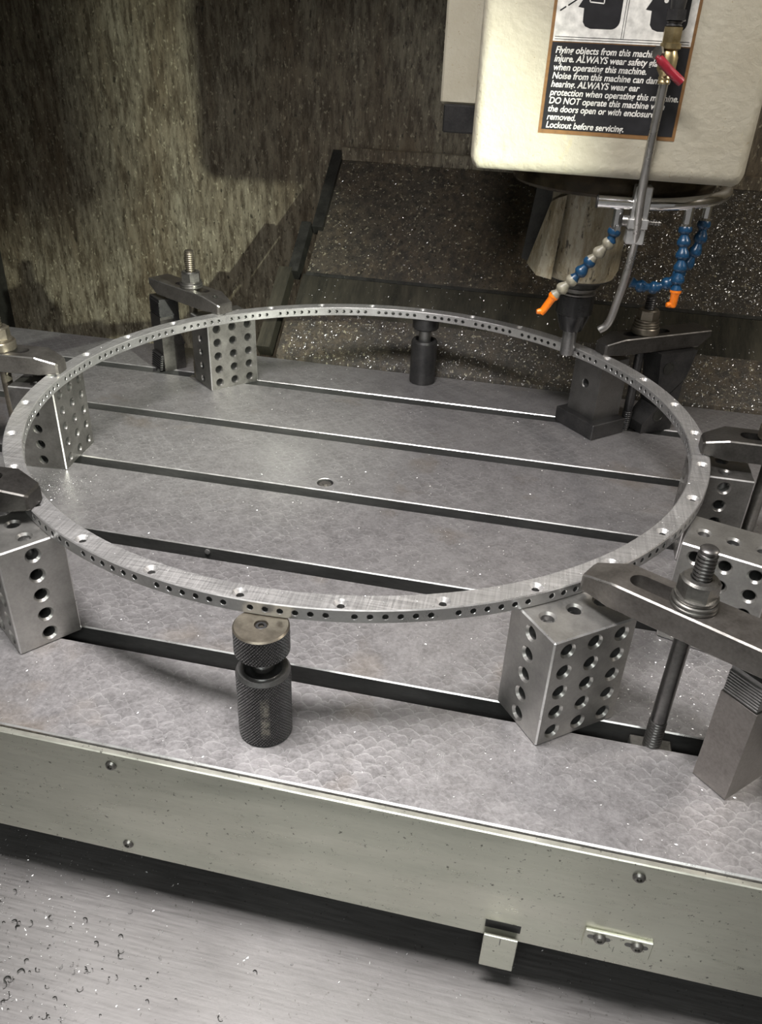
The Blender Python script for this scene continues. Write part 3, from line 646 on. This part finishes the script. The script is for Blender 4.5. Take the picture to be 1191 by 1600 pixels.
hose([(14.4, 10.5, 17.5), (14.4, 10.4, 16.7), (14.2, 10.2, 15.6), (13.7, 10.1, 14.4), (12.9, 10.0, 13.5), (11.8, 10.0, 13.1), (10.6, 10.0, 13.4)], 'gbbbbbbbbbbb', None, 'blue jointed hose curling left behind the upright one')
# clamp block and bolt on the pipe
b = MB(); box(b, (9.55, 7.6, 16.3), (10.65, 8.7, 17.2), .06, .08); box(b, (9.62, 7.75, 17.15), (10.65, 8.75, 19.7), .06, .08); box(b, (9.50, 7.45, 17.25), (10.72, 7.9, 17.85), .05, .08)
pb = b.build('pipe_clamp', alu_m, hd)
b = MB(); lathe(b, (9.15, 8.1, 17.6), (1, 0, 0), [(.33, 0), (.36, .1), (.36, .4)] + [(.17, .42)] + [(.17 - (.04 if j % 2 else 0), .45 + j * .09) for j in range(22)], 16); b.build('bolt', stud_m, pb)
# rod and valve
b = MB(); tube(b, smoothpath([(9.86, 5.9, 25.7), (9.84, 6.4, 22.5), (9.9, 7.0, 19.6), (10.12, 7.75, 17.0), (10.13, 8.1, 15.6), (10.0, 8.3, 13.8), (9.78, 8.4, 12.3), (9.62, 8.45, 11.3), (9.4, 8.5, 10.75), (9.0, 8.5, 10.4)], 8), .26, 16); b.build('coolant_rod', rod_m, hd)
b = MB(); lathe(b, (9.82, 5.85, 0), (.0, 0, 1), [(.30, 25.3), (.34, 25.4), (.30, 25.5), (.34, 25.6), (.30, 25.7), (.36, 25.8), (.5, 26.0), (.52, 26.6), (.40, 26.9), (.55, 27.0), (.55, 27.25)], 20)
lathe(b, (9.80, 5.85, 0), (0, 0, 1), [(.52, 27.2), (.52, 28.0)], 6)
vb = b.build('valve_body', brass_m, hd)
b = MB(); lathe(b, (9.80, 5.85, 0), (0, 0, 1), [(.36, 28.0), (.44, 28.05), (.36, 28.15), (.44, 28.25), (.36, 28.3)], 20); lathe(b, (9.80, 5.85, 0), (0, 0, 1), [(.55, 28.3), (.55, 28.8)], 6); lathe(b, (9.80, 5.85, 0), (0, 0, 1), [(.38, 28.8), (.42, 29.2), (.42, 34)], 20); b.build('feed_pipe', black_m, vb)
b = MB(); lathe(b, (9.35, 5.55, 26.75), (-.7, -.7, .15), [(.2, -.1), (.2, .25)], 16); lathe(b, (9.35, 5.55, 26.75), (-.7, -.7, .15), [(.36, .12), (.36, .3)], 6)
b.build('valve_stem', stud_m, vb)
b = MB(); tube(b, smoothpath([(9.15, 5.2, 26.6), (9.5, 5.1, 26.35), (10.0, 5.1, 25.95), (10.7, 5.15, 25.45)]), [.12] * 3 + [.24] * 15 + [.22], 12)
b.build('valve_lever', red_m, vb)['label'] = 'red lever'

# ---- warning label on the head
YF = 6.8; th_ = .02
b = MB(); box(b, (3.32, YF - .02, 22.38), (11.12, YF + .02, 33.5)); lb = b.build('warning_label', rust_m, hd); lb['label'] = 'white and black warning label with rusty edge'
b = MB(); box(b, (3.5, YF - .035, 22.6), (10.95, YF - .02, 27.05)); b.build('black_field', ink_m, lb)
b = MB(); box(b, (3.5, YF - .035, 27.1), (10.95, YF - .02, 33.4)); b.build('white_field', white_m, lb)
def text(s_, x, z, size, mat, yy=YF - .045, bold=.010):
    cu = bpy.data.curves.new('t', 'FONT'); cu.body = s_; cu.size = size * S; cu.shear = .17; cu.offset = bold * S; cu.extrude = 0.003 * S; cu.space_character = 1.0
    o = bpy.data.objects.new('t', cu); C.objects.link(o); dg = bpy.context.evaluated_depsgraph_get(); me = bpy.data.meshes.new_from_object(o.evaluated_get(dg)); bpy.data.objects.remove(o)
    me.materials.clear(); me.materials.append(mat); q = bpy.data.objects.new('lettering', me); C.objects.link(q); q.parent = lb
    q.rotation_euler = (PI / 2, 0, 0); q.location = (Vector((x, yy, z)) - Vector(lb['_b'])) * S; q.scale = (.93, 1, 1); return q
lines = ['Flying objects from this machine can', 'injure. ALWAYS wear safety glasses', 'when operating this machine.', 'Noise from this machine can damage', 'hearing. ALWAYS wear ear', 'protection when operating this machine.', 'DO NOT operate this machine with', 'the doors open or with enclosures', 'removed.', 'Lockout before servicing.']
for i, s_ in enumerate(lines): text(s_, 3.72, 26.52 - i * .425, .47, white_m)
# pictogram panels: head wearing goggles, head with ear muff (seen from the nose to the nape)
def flat(pts, yy, m, name):
    b = MB(); b.poly([(x, yy, z) for x, z in pts]); b.poly([(x, yy + .005, z) for x, z in pts][::-1]); return b.build(name, m, lb, smooth=0, merge=False, recalc=False)
for zl in (27.18, 27.3):
    b = MB(); box(b, (3.6, YF - .042, zl), (10.85, YF - .036, zl + .03)); b.build('frame_line', ink_m, lb)
for xl in (7.18, 7.3):
    b = MB(); box(b, (xl, YF - .042, 27.3), (xl + .03, YF - .036, 33.2)); b.build('frame_line', ink_m, lb)
def headshape(x0, z0, w_, h_, m=ink_m):
    rc_ = .45; pts = [(x0 + w_ - rc_ + rc_ * math.sin(a), z0 + rc_ - rc_ * math.cos(a)) for a in [k_ * PI / 12 for k_ in range(7)]]
    pts += [(x0 + w_, z0 + h_), (x0 + .1, z0 + h_), (x0 + .05, z0 + 1.6), (x0 - .3, z0 + 1.0), (x0 + .02, z0 + .95), (x0 + .05, z0 + .3), (x0 + .2, z0 + .1), (x0 + .5, z0)]
    flat(pts, YF - .04, m, 'head_symbol')
headshape(4.95, 27.75, 2.05, 4.2); headshape(8.55, 27.75, 2.0, 4.2)
def line2(x0_, z0_, x1_, z1_, w_, m, yy, name):
    d = Vector((x1_ - x0_, z1_ - z0_)).normalized(); nx, nz = -d.y * w_ / 2, d.x * w_ / 2
    flat([(x0_ + nx, z0_ + nz), (x1_ + nx, z1_ + nz), (x1_ - nx, z1_ - nz), (x0_ - nx, z0_ - nz)], yy, m, name)
for a_ in ((3.7, 28.55, 4.0, 28.75), (4.1, 28.8, 4.55, 29.1), (4.55, 29.1, 4.2, 29.5), (4.1, 29.55, 3.75, 29.8)): line2(*a_, .07, ink_m, YF - .042, 'spark_mark')
for a_ in ((5.2, 29.35, 6.0, 29.3), (5.2, 29.35, 5.25, 29.0), (5.25, 29.0, 6.0, 28.95), (6.0, 28.95, 6.05, 30.5)): line2(*a_, .06, white_m, YF - .046, 'goggle_line')
flat([(9.25 + .12 * math.cos(a), 29.2 + .12 * math.sin(a)) for a in [k_ * PI / 8 for k_ in range(16)]], YF - .046, white_m, 'eye_mark')
flat([(5.75 + .12 * math.cos(a), 29.45 + .12 * math.sin(a)) for a in [k_ * PI / 8 for k_ in range(16)]], YF - .046, white_m, 'eye_mark')
for i in range(14):
    a0 = PI * .5 + i * PI / 13; a1 = PI * .5 + (i + 1) * PI / 13; line2(10.25 + .75 * math.cos(a0), 29.3 + 1.0 * math.sin(a0), 10.25 + .75 * math.cos(a1), 29.3 + 1.0 * math.sin(a1), .07, white_m, YF - .046, 'ear_muff_line')

# ---------------------------------------------------------------- loose chips (uncountable)
rnd = random.Random(7)
def flakes(name, n, place, smin, smax, m, label, parent_kind=True, curl=0):
    vs = []; fs = []
    for i in range(n):
        p, nrm = place(); s_ = smin + (smax - smin) * rnd.random() ** 3; u, v, w_ = frame(nrm); a = rnd.uniform(0, 2 * PI); u, v = u * math.cos(a) + v * math.sin(a), v * math.cos(a) - u * math.sin(a)
        o = len(vs); tl_ = rnd.uniform(-.5, .5)
        if curl:
            R = s_; m_ = 5
            for j in range(m_ + 1):
                t_ = j / m_ * rnd.uniform(1.5, 4) if 0 else j / m_ * 3.2
                c = p + u * (R * math.cos(t_)) + v * (R * math.sin(t_)) + w_ * (.05 + .06 * j / m_)
                d = (u * math.cos(t_) + v * math.sin(t_)); vs += [c, c + d * (s_ * .35) + w_ * (.03 + .04 * math.sin(t_))]
            for j in range(m_): fs.append([o + 2 * j, o + 2 * j + 1, o + 2 * j + 3, o + 2 * j + 2])
        else:
            q = p + w_ * .03
            vs += [q - u * s_, q + v * s_ * .35 + w_ * abs(tl_) * s_, q + u * s_ * .9 + w_ * (tl_ * .5 + .25) * s_, q - v * s_ * .4]; fs.append([o, o + 1, o + 2, o + 3])
    b = MB(); b.v = vs; b.f = fs; b.m = [0] * len(fs); o = b.build(name, m, smooth=0, merge=False, recalc=False)
    return tag(o, label, 'chips', kind='stuff')
def on_table():
    while True:
        x = rnd.uniform(-40, 30); y = rnd.uniform(TY0 + .2, TY1 - .2)
        if rnd.random() < .10: x, y = rnd.gauss(-25, 1.6), rnd.gauss(-4.6, .9)
        elif rnd.random() < .12: x, y = rnd.gauss(14.5, 4), rnd.gauss(-13.5, 3)
        if any(yb - 1.3 < y < yb + .15 for yb in slots): continue
        return Vector((x, y, 0)), Vector((0, 0, 1))
flakes('table_chips', 9000, on_table, .015, .08, chip_m, 'fine bright metal chips scattered over the scraped table')
L_ = math.hypot(1, k); cn = Vector((0, -k / L_, 1 / L_))
def on_cover():
    while True:
        x = rnd.uniform(-18, 32); y = rnd.uniform(22.8, 42.6)
        w_ = min(1, max(.05, (x + 1) / 18)) if y > 30.8 else (.45 if y < 27 else .06)
        if y > 30.8 and rnd.random() > w_: continue
        if y <= 30.8 and rnd.random() > w_: continue
        return slope(x, y, 0 if y > 30.6 else (.14 if y > 27 else .28)), cn
flakes('cover_chips', 9000, on_cover, .03, .13, chip_m, 'bright metal chips stuck to the dark sloping cover behind the spindle')
def on_ring():
    a = rnd.uniform(0, 2 * PI); 
    if rnd.random() < .5: a = rnd.gauss(.1, .5)
    return pol(rnd.uniform(RI + .1, RO - .1), a, Z1), Vector((0, 0, 1))
flakes('ring_chips', 700, on_ring, .02, .06, chip_m, 'tiny bright chips dusted over the top of the ring')
def on_pan():
    while True:
        x = rnd.uniform(-24, 22); y = rnd.uniform(-36, -21)
        if rnd.random() < min(1, max(.12, (-4 - x) / 14)): return Vector((x, y, -10)), Vector((0, 0, 1))
flakes('pan_chips', 1500, on_pan, .02, .085, chip_m, 'bright chips scattered in the steel pan at the bottom')
def on_corner():
    while True:
        x = rnd.gauss(-15, 4.5); y = rnd.gauss(-31, 2.6)
        if y < -25.5: return Vector((x, y, -10)), Vector((0, 0, 1))
flakes('pan_curls', 330, on_corner, .035, .13, dchip_m, 'dark curled chips lying in the steel pan at the bottom left', curl=1)
for o in C.objects:
    if '_b' in o: del o['_b']
